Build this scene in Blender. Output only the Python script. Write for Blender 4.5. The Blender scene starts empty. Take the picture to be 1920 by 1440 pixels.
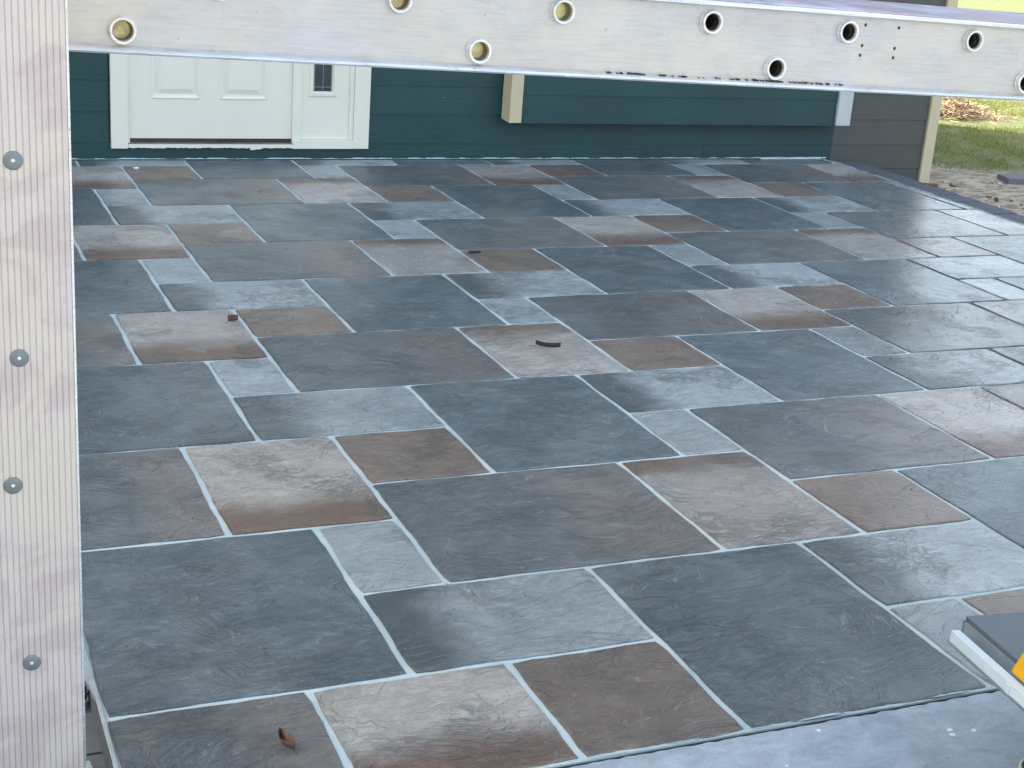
import bpy, bmesh, math, random
from mathutils import Vector, Matrix
K = 1.55                      # metres per survey unit (the camera stands 1 unit above the patio)
scene = bpy.context.scene
col = scene.collection
R = random.Random(7)

# ------------------------------------------------------------------ camera
cam_d = bpy.data.cameras.new('camera'); cam = bpy.data.objects.new('camera', cam_d); col.objects.link(cam)
right = Vector((0.9215706, -0.38163072, 0.07117317)); up = Vector((0.06029751, 0.32182502, 0.94487717)); fwd = Vector((0.38349947, 0.86647945, -0.31959586))
M = Matrix((right, up, -fwd)).transposed().to_4x4(); M.translation = Vector((0, 0, K)); cam.matrix_world = M
cam_d.sensor_width = 36; cam_d.lens = 2753.63 / 1920 * 36; cam_d.clip_start = 0.05; cam_d.clip_end = 2000
scene.camera = cam
# ------------------------------------------------------------------ sky, sun, exposure
SUN_EL = math.radians(34); SUN_DIR = Vector((-0.72, 0.69, 0)).normalized()
w = bpy.data.worlds.new('World'); scene.world = w; w.use_nodes = True
nt = w.node_tree; sky = nt.nodes.new('ShaderNodeTexSky'); sky.sky_type = 'NISHITA'; sky.sun_disc = False
sky.sun_elevation = SUN_EL; sky.sun_rotation = math.atan2(SUN_DIR.x, SUN_DIR.y); sky.dust_density = 5.0; sky.air_density = 1.0; sky.ozone_density = 0.6
# thin broken cloud all over the sky
tcw = nt.nodes.new('ShaderNodeTexCoord'); sep = nt.nodes.new('ShaderNodeSeparateXYZ'); nt.links.new(tcw.outputs['Generated'], sep.inputs[0])
zz = nt.nodes.new('ShaderNodeMath'); zz.operation = 'ADD'; zz.inputs[1].default_value = .18; nt.links.new(sep.outputs[2], zz.inputs[0])
dv = nt.nodes.new('ShaderNodeVectorMath'); dv.operation = 'DIVIDE'; cz = nt.nodes.new('ShaderNodeCombineXYZ')
for k_ in range(3): nt.links.new(zz.outputs[0], cz.inputs[k_])
nt.links.new(tcw.outputs['Generated'], dv.inputs[0]); nt.links.new(cz.outputs[0], dv.inputs[1])
cn_ = nt.nodes.new('ShaderNodeTexNoise'); cn_.inputs['Scale'].default_value = 1.3; cn_.inputs['Detail'].default_value = 7; cn_.inputs['Roughness'].default_value = .58; nt.links.new(dv.outputs[0], cn_.inputs['Vector'])
cr_ = nt.nodes.new('ShaderNodeMapRange'); cr_.interpolation_type = 'SMOOTHSTEP'; cr_.inputs[1].default_value = .42; cr_.inputs[2].default_value = .66; cr_.inputs[4].default_value = .75; nt.links.new(cn_.outputs['Fac'], cr_.inputs[0])
cm_ = nt.nodes.new('ShaderNodeMix'); cm_.data_type = 'RGBA'; cm_.inputs[7].default_value = (8.6, 9.0, 9.8, 1); nt.links.new(cr_.outputs[0], cm_.inputs[0]); nt.links.new(sky.outputs[0], cm_.inputs[6])
nt.links.new(cm_.outputs[2], nt.nodes['Background'].inputs[0]); nt.nodes['Background'].inputs[1].default_value = 0.15
sd = bpy.data.lights.new('sun', 'SUN'); sd.energy = 5.0; sd.angle = math.radians(0.5); sd.color = (1.0, 0.93, 0.82)
sun = bpy.data.objects.new('sun', sd); col.objects.link(sun)
sv = Vector((SUN_DIR.x * math.cos(SUN_EL), SUN_DIR.y * math.cos(SUN_EL), math.sin(SUN_EL)))
sun.rotation_euler = sv.to_track_quat('Z', 'Y').to_euler(); sun.location = (0, 0, 20)
scene.view_settings.view_transform = 'Standard'; scene.view_settings.look = 'None'
scene.view_settings.exposure = 1.38; scene.view_settings.gamma = 1
scene.view_settings.use_curve_mapping = False
scene.view_settings.use_white_balance = True; scene.view_settings.white_balance_temperature = 6300; scene.view_settings.white_balance_tint = 4

# ------------------------------------------------------------------ helpers
def lin(r, g, b):
    f = lambda c: (c / 255 / 12.92) if c / 255 <= .04045 else ((c / 255 + .055) / 1.055) ** 2.4
    return (f(r), f(g), f(b), 1)
class NT:
    def __init__(s, name):
        s.m = bpy.data.materials.new(name); s.m.use_nodes = True; s.t = s.m.node_tree; s.b = s.t.nodes['Principled BSDF']
    def n(s, kind, **kw):
        o = s.t.nodes.new('ShaderNode' + kind)
        for k, v in kw.items():
            if k.startswith('i_'):
                key = k[2:]; key = int(key) if key.isdigit() else key.replace('_', ' ')
                if hasattr(v, 'node'): s.t.links.new(v, o.inputs[key])
                else: o.inputs[key].default_value = v
            else: setattr(o, k, v)
        return o
    def link(s, a, b): s.t.links.new(a, b)
    def math(s, op, a, b=0.0, c=0.0, clamp=False):
        o = s.t.nodes.new('ShaderNodeMath'); o.operation = op; o.use_clamp = clamp
        for i, v in enumerate((a, b, c)):
            if hasattr(v, 'node'): s.t.links.new(v, o.inputs[i])
            else: o.inputs[i].default_value = v
        return o.outputs[0]
    def ramp(s, v, lo, hi, a=0.0, b=1.0, smooth=True):
        o = s.t.nodes.new('ShaderNodeMapRange'); o.interpolation_type = 'SMOOTHSTEP' if smooth else 'LINEAR'
        s.t.links.new(v, o.inputs[0])
        for i, x in enumerate((lo, hi, a, b)): o.inputs[i + 1].default_value = x
        return o.outputs[0]
    def mix(s, f, a, b, mode='MIX'):
        o = s.t.nodes.new('ShaderNodeMix'); o.data_type = 'RGBA'; o.blend_type = mode
        for i, v in ((0, f), (6, a), (7, b)):
            if hasattr(v, 'node'): s.t.links.new(v, o.inputs[i])
            else: o.inputs[i].default_value = v
        return o.outputs[2]
    def noise(s, vec, scale, detail=4, rough=.55, dist=0.0):
        o = s.t.nodes.new('ShaderNodeTexNoise'); s.t.links.new(vec, o.inputs['Vector'])
        o.inputs['Scale'].default_value = scale; o.inputs['Detail'].default_value = detail; o.inputs['Roughness'].default_value = rough; o.inputs['Distortion'].default_value = dist
        return o.outputs['Fac']
    def scale(s, vec, v3):
        o = s.t.nodes.new('ShaderNodeVectorMath'); o.operation = 'MULTIPLY'; s.t.links.new(vec, o.inputs[0]); o.inputs[1].default_value = v3; return o.outputs[0]
    def bump(s, h, strength=.5, dist=.01, prev=None):
        o = s.t.nodes.new('ShaderNodeBump'); s.t.links.new(h, o.inputs['Height']); o.inputs['Strength'].default_value = strength; o.inputs['Distance'].default_value = dist
        if prev: s.t.links.new(prev, o.inputs['Normal'])
        return o.outputs[0]
    def out(s, color=None, rough=None, normal=None, metal=None, spec=None):
        for k, v in (('Base Color', color), ('Roughness', rough), ('Normal', normal), ('Metallic', metal), ('Specular IOR Level', spec)):
            if v is None: continue
            if hasattr(v, 'node'): s.t.links.new(v, s.b.inputs[k])
            else: s.b.inputs[k].default_value = v
        return s.m
def plain(name, c, rough=.6, metal=0.0, var=.12, scale=30, bump=.15, bdist=.002):
    s = NT(name); P = s.n('TexCoord').outputs['Object']
    n = s.noise(P, scale, 5, .6); n2 = s.noise(P, scale * .13, 3)
    cc = s.mix(s.math('MULTIPLY', s.math('ADD', s.ramp(n, .3, .7), s.ramp(n2, .3, .7)), .5), tuple(x * (1 - var) for x in c[:3]) + (1,), tuple(min(1, x * (1 + var)) for x in c[:3]) + (1,))
    return s.out(cc, s.ramp(n2, .3, .7, rough - .06, rough + .06), s.bump(n, bump, bdist), metal)

def link(name, me, mat=None, parent=None, loc=None):
    o = bpy.data.objects.new(name, me); col.objects.link(o)
    if mat is not None:
        for m in (mat if isinstance(mat, (list, tuple)) else [mat]): me.materials.append(m)
    if parent: o.parent = parent
    if loc: o.location = loc
    return o
def empty(name, label, cat, loc=(0, 0, 0), rz=0, group=None):
    o = bpy.data.objects.new(name, None); col.objects.link(o); o.empty_display_size = .1
    o.location = loc; o.rotation_euler = (0, 0, rz); o['label'] = label; o['category'] = cat
    if group: o['group'] = group
    return o
def tag(o, label, cat, group=None):
    o['label'] = label; o['category'] = cat
    if group: o['group'] = group
    return o
class MB:
    def __init__(s): s.v = []; s.f = []; s.mi = []
    def add(s, vs, fs, mi=0):
        k = len(s.v); s.v += [tuple(p) for p in vs]; s.f += [tuple(i + k for i in f) for f in fs]; s.mi += [mi] * len(fs); return s
    def box(s, x0, x1, y0, y1, z0, z1, mi=0):
        v = [(x, y, z) for z in (z0, z1) for y in (y0, y1) for x in (x0, x1)]
        return s.add(v, [(0, 2, 3, 1), (4, 5, 7, 6), (0, 1, 5, 4), (2, 6, 7, 3), (0, 4, 6, 2), (1, 3, 7, 5)], mi)
    def extrude(s, prof, axis, a, b, mi=0):
        # prof: closed list of 2D points; axis x: (y,z) ; axis y: (x,z) ; axis z: (x,y)
        def P(t, p): return {'x': (t, p[0], p[1]), 'y': (p[0], t, p[1]), 'z': (p[0], p[1], t)}[axis]
        n = len(prof); vs = [P(a, p) for p in prof] + [P(b, p) for p in prof]
        fs = [(i, (i + 1) % n, n + (i + 1) % n, n + i) for i in range(n)] + [tuple(range(n))[::-1], tuple(range(n, 2 * n))]
        return s.add(vs, fs, mi)
    def lathe(s, prof, centre, axis='y', seg=24, mi=0, closed=False):
        cx, cy, cz = centre; n = len(prof); vs = []; fs = []
        for k in range(seg):
            a = 2 * math.pi * k / seg
            for r, t in prof:
                if axis == 'y': vs.append((cx + r * math.cos(a), cy + t, cz + r * math.sin(a)))
                elif axis == 'z': vs.append((cx + r * math.cos(a), cy + r * math.sin(a), cz + t))
                else: vs.append((cx + t, cy + r * math.cos(a), cz + r * math.sin(a)))
        for k in range(seg):
            for i in range(n - 1 + (1 if closed else 0)):
                a, b = k * n + i, k * n + (i + 1) % n; c, d = ((k + 1) % seg) * n + (i + 1) % n, ((k + 1) % seg) * n + i
                fs.append((a, b, c, d))
        return s.add(vs, fs, mi)
    def mesh(s, name, smooth=False, bevel=0, fix=True):
        me = bpy.data.meshes.new(name); me.from_pydata(s.v, [], s.f); me.polygons.foreach_set('material_index', s.mi)
        if fix or bevel:
            bm = bmesh.new(); bm.from_mesh(me)
            if bevel:
                bmesh.ops.bevel(bm, geom=[e for e in bm.edges if e.is_manifold and e.calc_face_angle(0) > .5], offset=bevel, segments=2, affect='EDGES', profile=.7)
            bmesh.ops.recalc_face_normals(bm, faces=bm.faces); bm.to_mesh(me); bm.free()
        if smooth:
            me.polygons.foreach_set('use_smooth', [True] * len(me.polygons)); me.set_sharp_from_angle(angle=math.radians(40))
        me.update(); return me
    def build(s, name, mat, parent=None, smooth=False, bevel=0, loc=None, fix=True):
        return link(name, s.mesh(name, smooth, bevel, fix), mat, parent, loc)
def U(*a): return tuple(x * K for x in a)
def ubox(x0, x1, y0, y1, z0, z1): return MB().box(x0 * K, x1 * K, y0 * K, y1 * K, z0 * K, z1 * K)

# ------------------------------------------------------------------ masks shared by patio materials (places on the real floor)
def wet_mask(s):
    """freshly sealed, still wet patch at the right of the patio"""
    pos = s.n('NewGeometry').outputs['Position']
    d = s.n('VectorMath', operation='SUBTRACT', i_0=pos, i_1=U(2.62, 2.78, 0)).outputs[0]
    d = s.scale(d, (1 / (.50 * K), 1 / (.46 * K), 0))
    L = s.n('VectorMath', operation='LENGTH', i_0=d).outputs['Value']
    n = s.noise(pos, 3.0, 5, .6)
    return s.ramp(s.math('ADD', L, s.math('MULTIPLY_ADD', n, .9, -.45)), .70, 1.15, 1, 0)
def ungrout_mask(s):
    pos = s.n('NewGeometry').outputs['Position']; sp = s.n('SeparateXYZ', i_0=pos)
    v = s.math('SUBTRACT', sp.outputs[0], s.math('MULTIPLY', s.math('SUBTRACT', sp.outputs[1], 2.4 * K), .55))
    v = s.math('ADD', v, s.math('MULTIPLY_ADD', s.noise(pos, 2.2, 3), .5, -.25))
    return s.ramp(v, 2.12 * K, 2.32 * K)

# ------------------------------------------------------------------ patio tile materials
def tile_mat(name, c1, c2, grad=None, c3=None, g0=.2, g1=.6, streak=1.0):
    """c1 and c2: two tones of the stained stone; grad: 'L','R','F','B' side carrying stain c3, fading between g0 and g1 of the tile"""
    s = NT(name); tc = s.n('TexCoord'); oi = s.n('ObjectInfo')
    off = s.n('VectorMath', operation='SCALE', i_0=(37.1, 91.3, 13.7)); s.link(oi.outputs['Random'], off.inputs['Scale'])
    P = s.n('VectorMath', operation='ADD', i_0=tc.outputs['Object'], i_1=off.outputs[0]).outputs[0]
    warp = s.n('TexNoise', i_Vector=P, i_Scale=2.2, i_Detail=3.0).outputs['Color']
    wv = s.n('VectorMath', operation='MULTIPLY_ADD', i_0=warp, i_1=(.35, .35, 0), i_2=P).outputs[0]
    Ps = s.scale(wv, (1, 2.6, 1))
    cloud = s.noise(P, 4.2, 7, .68, .8); streakn = s.noise(Ps, 15, 10, .78, .4); fine = s.noise(P, 150, 4, .75)
    mid = s.noise(s.scale(P, (1, 1.8, 1)), 34, 8, .78, .8)
    # chiselled creases: thin level lines of a warped noise, only in some spots
    cn = s.noise(s.scale(wv, (1, 1.7, 1)), 2.6, 6, .52, 1.6)
    crease = s.math('MAXIMUM', s.ramp(s.math('ABSOLUTE', s.math('SUBTRACT', cn, .475)), 0, .010, 1, 0), s.ramp(s.math('ABSOLUTE', s.math('SUBTRACT', cn, .575)), 0, .010, 1, 0))
    steps = s.math('ADD', s.ramp(cn, .462, .480), s.ramp(cn, .562, .580))
    cmask = s.ramp(s.noise(P, 3.1, 3), .40, .58)
    cn2 = s.noise(s.scale(wv, (1.1, 1.9, 1)), 13, 5, .6, 2.6)
    wr = s.ramp(s.math('ABSOLUTE', s.math('SUBTRACT', cn2, .5)), 0, .045, 1, 0)
    wmask = s.ramp(s.noise(P, 3.6, 3), .50, .62)
    colr = s.mix(s.ramp(cloud, .34, .66), c1, c2)
    if grad:
        uv = s.n('SeparateXYZ', i_0=tc.outputs['UV'])
        g = {'L': uv.outputs[0], 'R': s.math('SUBTRACT', 1, uv.outputs[0]), 'F': uv.outputs[1], 'B': s.math('SUBTRACT', 1, uv.outputs[1])}[grad]
        g = s.math('ADD', g, s.math('MULTIPLY_ADD', s.noise(s.scale(P, (1, 1.5, 1)), 4, 6, .65, .5), .5, -.25))
        colr = s.mix(s.ramp(g, g0, g1, 1, 0), colr, c3)
    # rubbed light / dark grain
    k = .38 * streak
    val = s.math('ADD', 1 - k * .5, s.math('MULTIPLY', s.ramp(streakn, .36, .66), k))
    val = s.math('MULTIPLY', val, s.ramp(mid, .3, .7, .82, 1.17))
    val = s.math('MULTIPLY', val, s.ramp(fine, .3, .7, .88, 1.12))
    val = s.math('MULTIPLY', val, s.math('MULTIPLY_ADD', oi.outputs['Random'], .26, .90))
    vv = s.n('CombineXYZ', i_0=val, i_1=val, i_2=val).outputs[0]
    colr = s.mix(1.0, colr, vv, 'MULTIPLY')
    # light on ridges and shade in clefts painted into the colour to strengthen relief
    wl = s.math('MULTIPLY', wr, wmask)
    colr = s.mix(s.math('MULTIPLY', wl, .34), colr, lin(176, 184, 187))
    wd = s.math('MULTIPLY', s.ramp(s.math('ABSOLUTE', s.math('SUBTRACT', cn2, .535)), 0, .03, 1, 0), wmask)
    colr = s.mix(s.math('MULTIPLY', wd, .38), colr, lin(44, 50, 54))
    cl_ = s.math('MULTIPLY', crease, cmask)
    colr = s.mix(s.math('MULTIPLY', cl_, .38), colr, lin(184, 190, 192))
    pos = s.n('NewGeometry').outputs['Position']
    sc = s.noise(s.scale(pos, (1, 1.3, 1)), 1.7, 6, .7, .3)
    colr = s.mix(s.ramp(sc, .46, .74, 0, .30), colr, lin(168, 172, 172))
    wm = wet_mask(s)
    colr = s.mix(s.math('MULTIPLY', wm, .35), colr, (.02, .025, .03, 1))
    cn3 = s.noise(s.scale(wv, (1, 2.8, 1)), 7, 6, .6, 1.2)
    scr = s.math('MULTIPLY', s.ramp(s.math('ABSOLUTE', s.math('SUBTRACT', cn3, .5)), 0, .010, 1, 0), s.ramp(mid, .42, .6))
    colr = s.mix(s.math('MULTIPLY', scr, .22), colr, lin(186, 192, 194))
    h = s.math('ADD', s.math('MULTIPLY', streakn, .55), s.math('MULTIPLY', mid, .35))
    h = s.math('ADD', h, s.math('MULTIPLY', steps, .26))
    h = s.math('ADD', h, s.math('MULTIPLY', cl_, .10))
    h = s.math('ADD', h, s.math('MULTIPLY', s.math('SUBTRACT', wl, wd), .16))
    h = s.math('ADD', h, s.math('MULTIPLY', fine, .035))
    nrm = s.bump(h, 1.0, .020)
    gm = ungrout_mask(s)
    # thin film of sealer: fills the fine grain, keeps the larger relief; glossier where it is fresh
    coat_n = s.bump(s.math('ADD', s.math('MULTIPLY', steps, .5), s.math('MULTIPLY', s.math('ADD', mid, wl), .28)), .5, .006)
    s.link(coat_n, s.b.inputs['Coat Normal'])
    patch = s.ramp(s.noise(pos, 1.3, 4, .6), .36, .64, .25, .75)
    s.link(s.math('ADD', patch, s.math('MULTIPLY', gm, .5), clamp=True), s.b.inputs['Coat Weight'])
    s.link(s.math('ADD', s.math('MULTIPLY_ADD', gm, -.08, .30), s.math('MULTIPLY', wm, -.10)), s.b.inputs['Coat Roughness'])
    s.b.inputs['Coat IOR'].default_value = 1.55
    rough = s.math('ADD', s.ramp(streakn, .3, .7, .30, .42), s.math('ADD', s.math('MULTIPLY', wm, -.12), s.math('MULTIPLY', gm, -.12)))
    return s.out(colr, rough, nrm, spec=s.math('ADD', .55, s.math('MULTIPLY', gm, .4)))
SL1, SL2 = lin(84, 97, 106), lin(112, 122, 129)
mats = {
 'buffF': tile_mat('stain_buff_front', lin(170, 163, 156), lin(190, 184, 177), 'F', lin(120, 96, 82), .16, .46, .6),
 'buffB': tile_mat('stain_buff_back', lin(166, 160, 154), lin(186, 180, 174), 'B', lin(120, 99, 86), .08, .34, .6),
 'brown': tile_mat('stain_brown', lin(118, 102, 92), lin(138, 120, 107), streak=.5),
 'fadeL': tile_mat('stain_pale_dark_left', lin(158, 167, 172), lin(180, 187, 191), 'L', lin(88, 97, 102), .10, .42, .8),
 'pale': tile_mat('stain_pale', lin(154, 163, 169), lin(174, 181, 185), streak=.4),
 'slate': tile_mat('stain_slate', SL1, SL2),
 'slateG': tile_mat('stain_slate_green', lin(80, 94, 102), lin(108, 119, 126)),
 'slateB': tile_mat('stain_slate_brown', lin(90, 97, 101), lin(114, 118, 120), 'R', lin(122, 118, 115), .2, .6),
}
def grout_mat():
    s = NT('grout'); P = s.n('TexCoord').outputs['Object']
    n = s.noise(P, 60, 5, .65); n2 = s.noise(P, 5, 4)
    c = s.mix(s.ramp(n2, .3, .7), lin(176, 192, 195), lin(198, 210, 212))
    c = s.mix(ungrout_mask(s), c, lin(92, 96, 98))
    return s.out(c, .75, s.bump(n, .5, .003))
M_grout = grout_mat()

# ------------------------------------------------------------------ patio: grout bed and stained stamped slabs
XL = [.463, .604, .742, .977, 1.228, 1.368, 1.505, 1.742]; XP = 1.522
def X(i): return XL[i % 8] + XP * (i // 8)
YL = [1.622 - .8745 - .015, 1.373, 1.622, 1.864, 2.106, 2.258, 2.498, 2.748, 2.979, 3.130, 3.357, 3.605, 3.855, 4.008, 4.250, 4.502, 4.752, 4.900, 5.125, 5.4, 5.6, 5.8, 6.0]
def Y(k): return YL[k + 3] if 0 <= k + 3 < len(YL) else None      # k=0 -> 1.864
PX0, PX1, PY0, PY1 = .204, 3.697, 1.373, 5.232
types = [('buffF', 0, 2, 1, 3), ('brown', 2, 3, 2, 3), ('fadeL', 1, 3, 3, 4), ('pale', 1, 2, 0, 1), ('slateB', 2, 4, 0, 2), ('slateG', 3, 5, 2, 4),
         ('buffB', 4, 6, 0, 2), ('pale', 5, 6, 2, 3), ('fadeL', 5, 7, 3, 4), ('brown', 6, 7, 0, 1), ('slateB', 6, 8, 1, 3), ('slate', 7, 9, 3, 5)]
patio = ubox(PX0 - .0015, PX1 + .004, PY0 + .0012, PY1 + .004, -.0060, -.0032).build('patio', M_grout); patio['kind'] = 'structure'
ubox(PX0 + .001, PX1, PY0 + .001, PY1 + .003, -.10, -.0062).build('slab_base', plain('dark_concrete', lin(84, 88, 90), .9, var=.25), patio)
def slab(x0, x1, y0, y1, mat, ex=(1, 1, 1, 1)):
    rr = R; g = .0050
    x0 += g * ex[0]; x1 -= g * ex[1]; y0 += g * ex[2]; y1 -= g * ex[3]
    cx, cy = (x0 + x1) / 2, (y0 + y1) / 2; hx, hy = (x1 - x0) / 2, (y1 - y0) / 2
    pts = []
    def side(ax, ay, bx, by):
        L = math.hypot(bx - ax, by - ay); n = max(5, int(L / .022)); ph = rr.uniform(0, 6.28)
        for i in range(n):
            t = i / n; w = .0011 * math.sin(ph + t * L * 31) + .0009 * rr.uniform(-1, 1)
            if i == 0: w = 0
            nx, ny = (by - ay) / L, -(bx - ax) / L
            pts.append((ax + (bx - ax) * t + nx * w, ay + (by - ay) * t + ny * w))
    c = .003
    side(-hx + c, -hy, hx - c, -hy); side(hx, -hy + c, hx, hy - c); side(hx - c, hy, -hx + c, hy); side(-hx, hy - c, -hx, -hy + c)
    n = len(pts); ins = .0022; tilt = rr.uniform(-.0003, .0003)
    vs = [(px * K, py * K, -.022) for px, py in pts] + [(px * K, py * K, -.0022) for px, py in pts]
    vs += [(px * (1 - ins / hx) * K, py * (1 - ins / hy) * K, tilt) for px, py in pts]
    fs = [(i, (i + 1) % n, n + (i + 1) % n, n + i) for i in range(n)] + [(n + i, n + (i + 1) % n, 2 * n + (i + 1) % n, 2 * n + i) for i in range(n)] + [tuple(range(2 * n, 3 * n))]
    me = bpy.data.meshes.new('stone_tile'); me.from_pydata(vs, [], fs)
    uvl = me.uv_layers.new(name='UVMap')
    for lp in me.loops:
        v = me.vertices[lp.vertex_index].co; uvl.data[lp.index].uv = (v.x / K / hx / 2 + .5, v.y / K / hy / 2 + .5)
    me.update()
    o = link('stone_tile', me, mat, patio, (cx * K, cy * K, rr.uniform(-.0005, .0007))); o.rotation_euler = (rr.uniform(-.0012, .0012), rr.uniform(-.0012, .0012), 0); return o
for ci in range(-1, 4):
    for rj in range(-1, 5):
        for t, xa, xb, ya, yb in types:
            xa2, xb2, ya2, yb2 = xa + 8 * ci, xb + 8 * ci, ya + 4 * rj, yb + 4 * rj
            y0, y1 = Y(ya2), Y(yb2)
            if y0 is None or y1 is None: continue
            x0, x1 = max(X(xa2), PX0), min(X(xb2), PX1); y0, y1 = max(y0, PY0), min(y1, PY1)
            if x0 < .25: x0 = PX0
            if x1 - x0 < .03 or y1 - y0 < .02: continue
            if x0 < 1.6 and x0 > 1.5 and y0 < 1.4 and t == 'slateB': t = 'brown'
            slab(x0, x1, y0, y1, mats[t])

# ------------------------------------------------------------------ front concrete apron, left pavers, right kerb
def concrete_mat(name, c1, c2):
    s = NT(name); pos = s.n('NewGeometry').outputs['Position']
    n = s.noise(pos, 2.3, 7, .65, .5); f = s.noise(pos, 160, 4, .7); m = s.noise(s.scale(pos, (1, 1.6, 1)), 14, 7, .7, .6)
    c = s.mix(s.ramp(n, .32, .68), c1, c2)
    v = s.math('MULTIPLY', s.ramp(m, .3, .7, .80, 1.14), s.ramp(f, .3, .7, .92, 1.07))
    c = s.mix(1.0, c, s.n('CombineXYZ', i_0=v, i_1=v, i_2=v).outputs[0], 'MULTIPLY')
    stain = s.ramp(s.noise(pos, 6, 5, .7, .8), .66, .72)
    c = s.mix(s.math('MULTIPLY', stain, .35), c, lin(96, 100, 104))
    return s.out(c, s.ramp(m, .3, .7, .42, .58), s.bump(s.math('ADD', s.math('MULTIPLY', m, .5), s.math('MULTIPLY', f, .12)), .35, .006))
M_conc = concrete_mat('apron_concrete', lin(148, 160, 170), lin(172, 181, 189))
def ragged_sheet(name, x0, x1, y0, yedge, z0, z1, mat, amp=.0022, step=.0115):
    n = int((x1 - x0) / step); ys = [yedge + R.uniform(-amp, amp * .6) for _ in range(n + 1)]
    vs = []; fs = []
    for i in range(n + 1):
        x = x0 + (x1 - x0) * i / n
        vs += [U(x, y0, z1), U(x, ys[i], z1), U(x, ys[i], z0)]
    for i in range(n):
        a = 3 * i; fs += [(a, a + 3, a + 4, a + 1), (a + 1, a + 4, a + 5, a + 2)]
    return MB().add(vs, fs).build(name, mat)
apron = ragged_sheet('concrete_apron', .06, 6.0, -2.5, 1.3665, -.05, -.0025, M_conc); apron['kind'] = 'structure'
crack = ubox(.2, 3.7, 1.364, 1.3725, -.06, -.052).build('ground_gap', plain('gap_soil', (.02, .018, .016, 1), .9)); crack['kind'] = 'structure'
M_smear = plain('grout_smear', lin(182, 196, 200), .75, var=.1, scale=60, bump=.4)
# pale grout smear lying along the front edge
def smear(name, xs, yb, w0, w1, z, parent, seed, axis='x', mat=M_smear, h=.0015, thr=.25):
    rr = random.Random(seed); vs = []; fs = []; n = int(abs(xs[1] - xs[0]) / .008); k = rr.uniform(0, 9)
    for i in range(n + 1):
        t = xs[0] + (xs[1] - xs[0]) * i / n
        a = (math.sin(t * 23 + k) + math.sin(t * 61 + 2 * k) + rr.uniform(-1, 1)) / 3
        wv = w0 + (w1 - w0) * max(0, a + thr)
        p = [(t, yb, z), (t, yb + wv * .5 + rr.uniform(-.0006, .0006), z + h * min(1, wv / .004)), (t, yb + wv, z)]
        vs += [U(*((q if axis == 'x' else (q[1], q[0], q[2])))) for q in p]
    for i in range(n):
        a = 3 * i; fs += [(a, a + 1, a + 4, a + 3), (a + 1, a + 2, a + 5, a + 4)]
    o = MB().add(vs, fs).build(name, mat, parent, smooth=True); return o
smear('grout_smear', (.9, 1.37), 1.3735, .0003, .004, .0004, patio, 3)
smear('grout_smear', (.2, .9), 1.3735, .0003, .003, .0004, patio, 4)
smear('grout_smear', (1.37, 3.6), 1.3735, .0003, .003, .0004, patio, 5)

# pavers left of the patio
M_pav = plain('grey_paver', lin(104, 110, 116), .8, var=.15, scale=45, bump=.5, bdist=.004)
pbed = ubox(-1.5, .2025, -.6, 6.2, -.15, -.0705).build('paver_bed', plain('soil', (.055, .045, .035, 1), .95, var=.4, bump=.8, bdist=.01)); pbed['kind'] = 'structure'
mp = MB().box(-.0485 * K, .0485 * K, -.0485 * K, .0485 * K, -.02, 0).mesh('paver', bevel=.004)
mp.materials.append(M_pav)
for j in range(-8, 36):
    for i in range(6):
        if i > 1 and not (8 <= j <= 26): continue
        x = .171 - i * .1; y = 1.60 + (j - 10) * .1 + (i % 2) * .05
        o = bpy.data.objects.new('paver', mp); col.objects.link(o); o.parent = pbed; o.location = (x * K, (y + .093) * K, (-.062 + R.uniform(-.001, .001)) * K)
# ragged over-poured grout edge on the left side of the patio
def side_lip():
    vs = []; fs = []; n = 330; y0, y1 = 1.10, 5.2
    for i in range(n + 1):
        y = y0 + (y1 - y0) * i / n; a = (math.sin(y * 37) + math.sin(y * 91 + 1) + R.uniform(-1, 1)) / 3
        o = .0004 + .0036 * max(0, abs(a) - .12) + (.007 * math.exp(-((y - 1.74) / .05) ** 2))
        vs += [U(PX0 + .002, y, .001), U(PX0 - o, y, -.002), U(PX0 - o * .8, y, -.007 - .010 * abs(a)), U(PX0 + .003, y, -.016 - .012 * abs(a))]
    for i in range(n):
        for k in range(3): a = 4 * i + k; fs.append((a, a + 4, a + 5, a + 1))
    MB().add(vs, fs).build('edge_lip', plain('edge_grout', lin(150, 162, 168), .8, var=.25, scale=40, bump=.5), patio, smooth=True)
side_lip()

# right kerb of dark bricks
M_kerb = plain('kerb_brick', lin(88, 90, 98), .75, var=.28, scale=50, bump=.6, bdist=.004)
kerb = ubox(3.703, 3.847, -.4, 5.212, -.14, -.024).build('kerb', plain('kerb_mortar', (.05, .045, .045, 1), .9)); kerb['kind'] = 'structure'
mk = MB().box(-.0715 * K, .0715 * K, -.0325 * K, .0325 * K, -.02 * K, 0).mesh('brick', bevel=.004); mk.materials.append(M_kerb)
for j in range(84):
    o = bpy.data.objects.new('brick', mk); col.objects.link(o); o.parent = kerb
    o.location = U(3.778 + R.uniform(-.002, .002), 5.175 - j * .067, -.008 + R.uniform(-.0015, .0015)); o.rotation_euler = (R.uniform(-.006, .006), R.uniform(-.006, .006), R.uniform(-.012, .012))
smear('grout_smear', (1.3, 5.2), PX1 - .004, .001, .009, .0006, patio, 9, axis='y', thr=.5)

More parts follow.
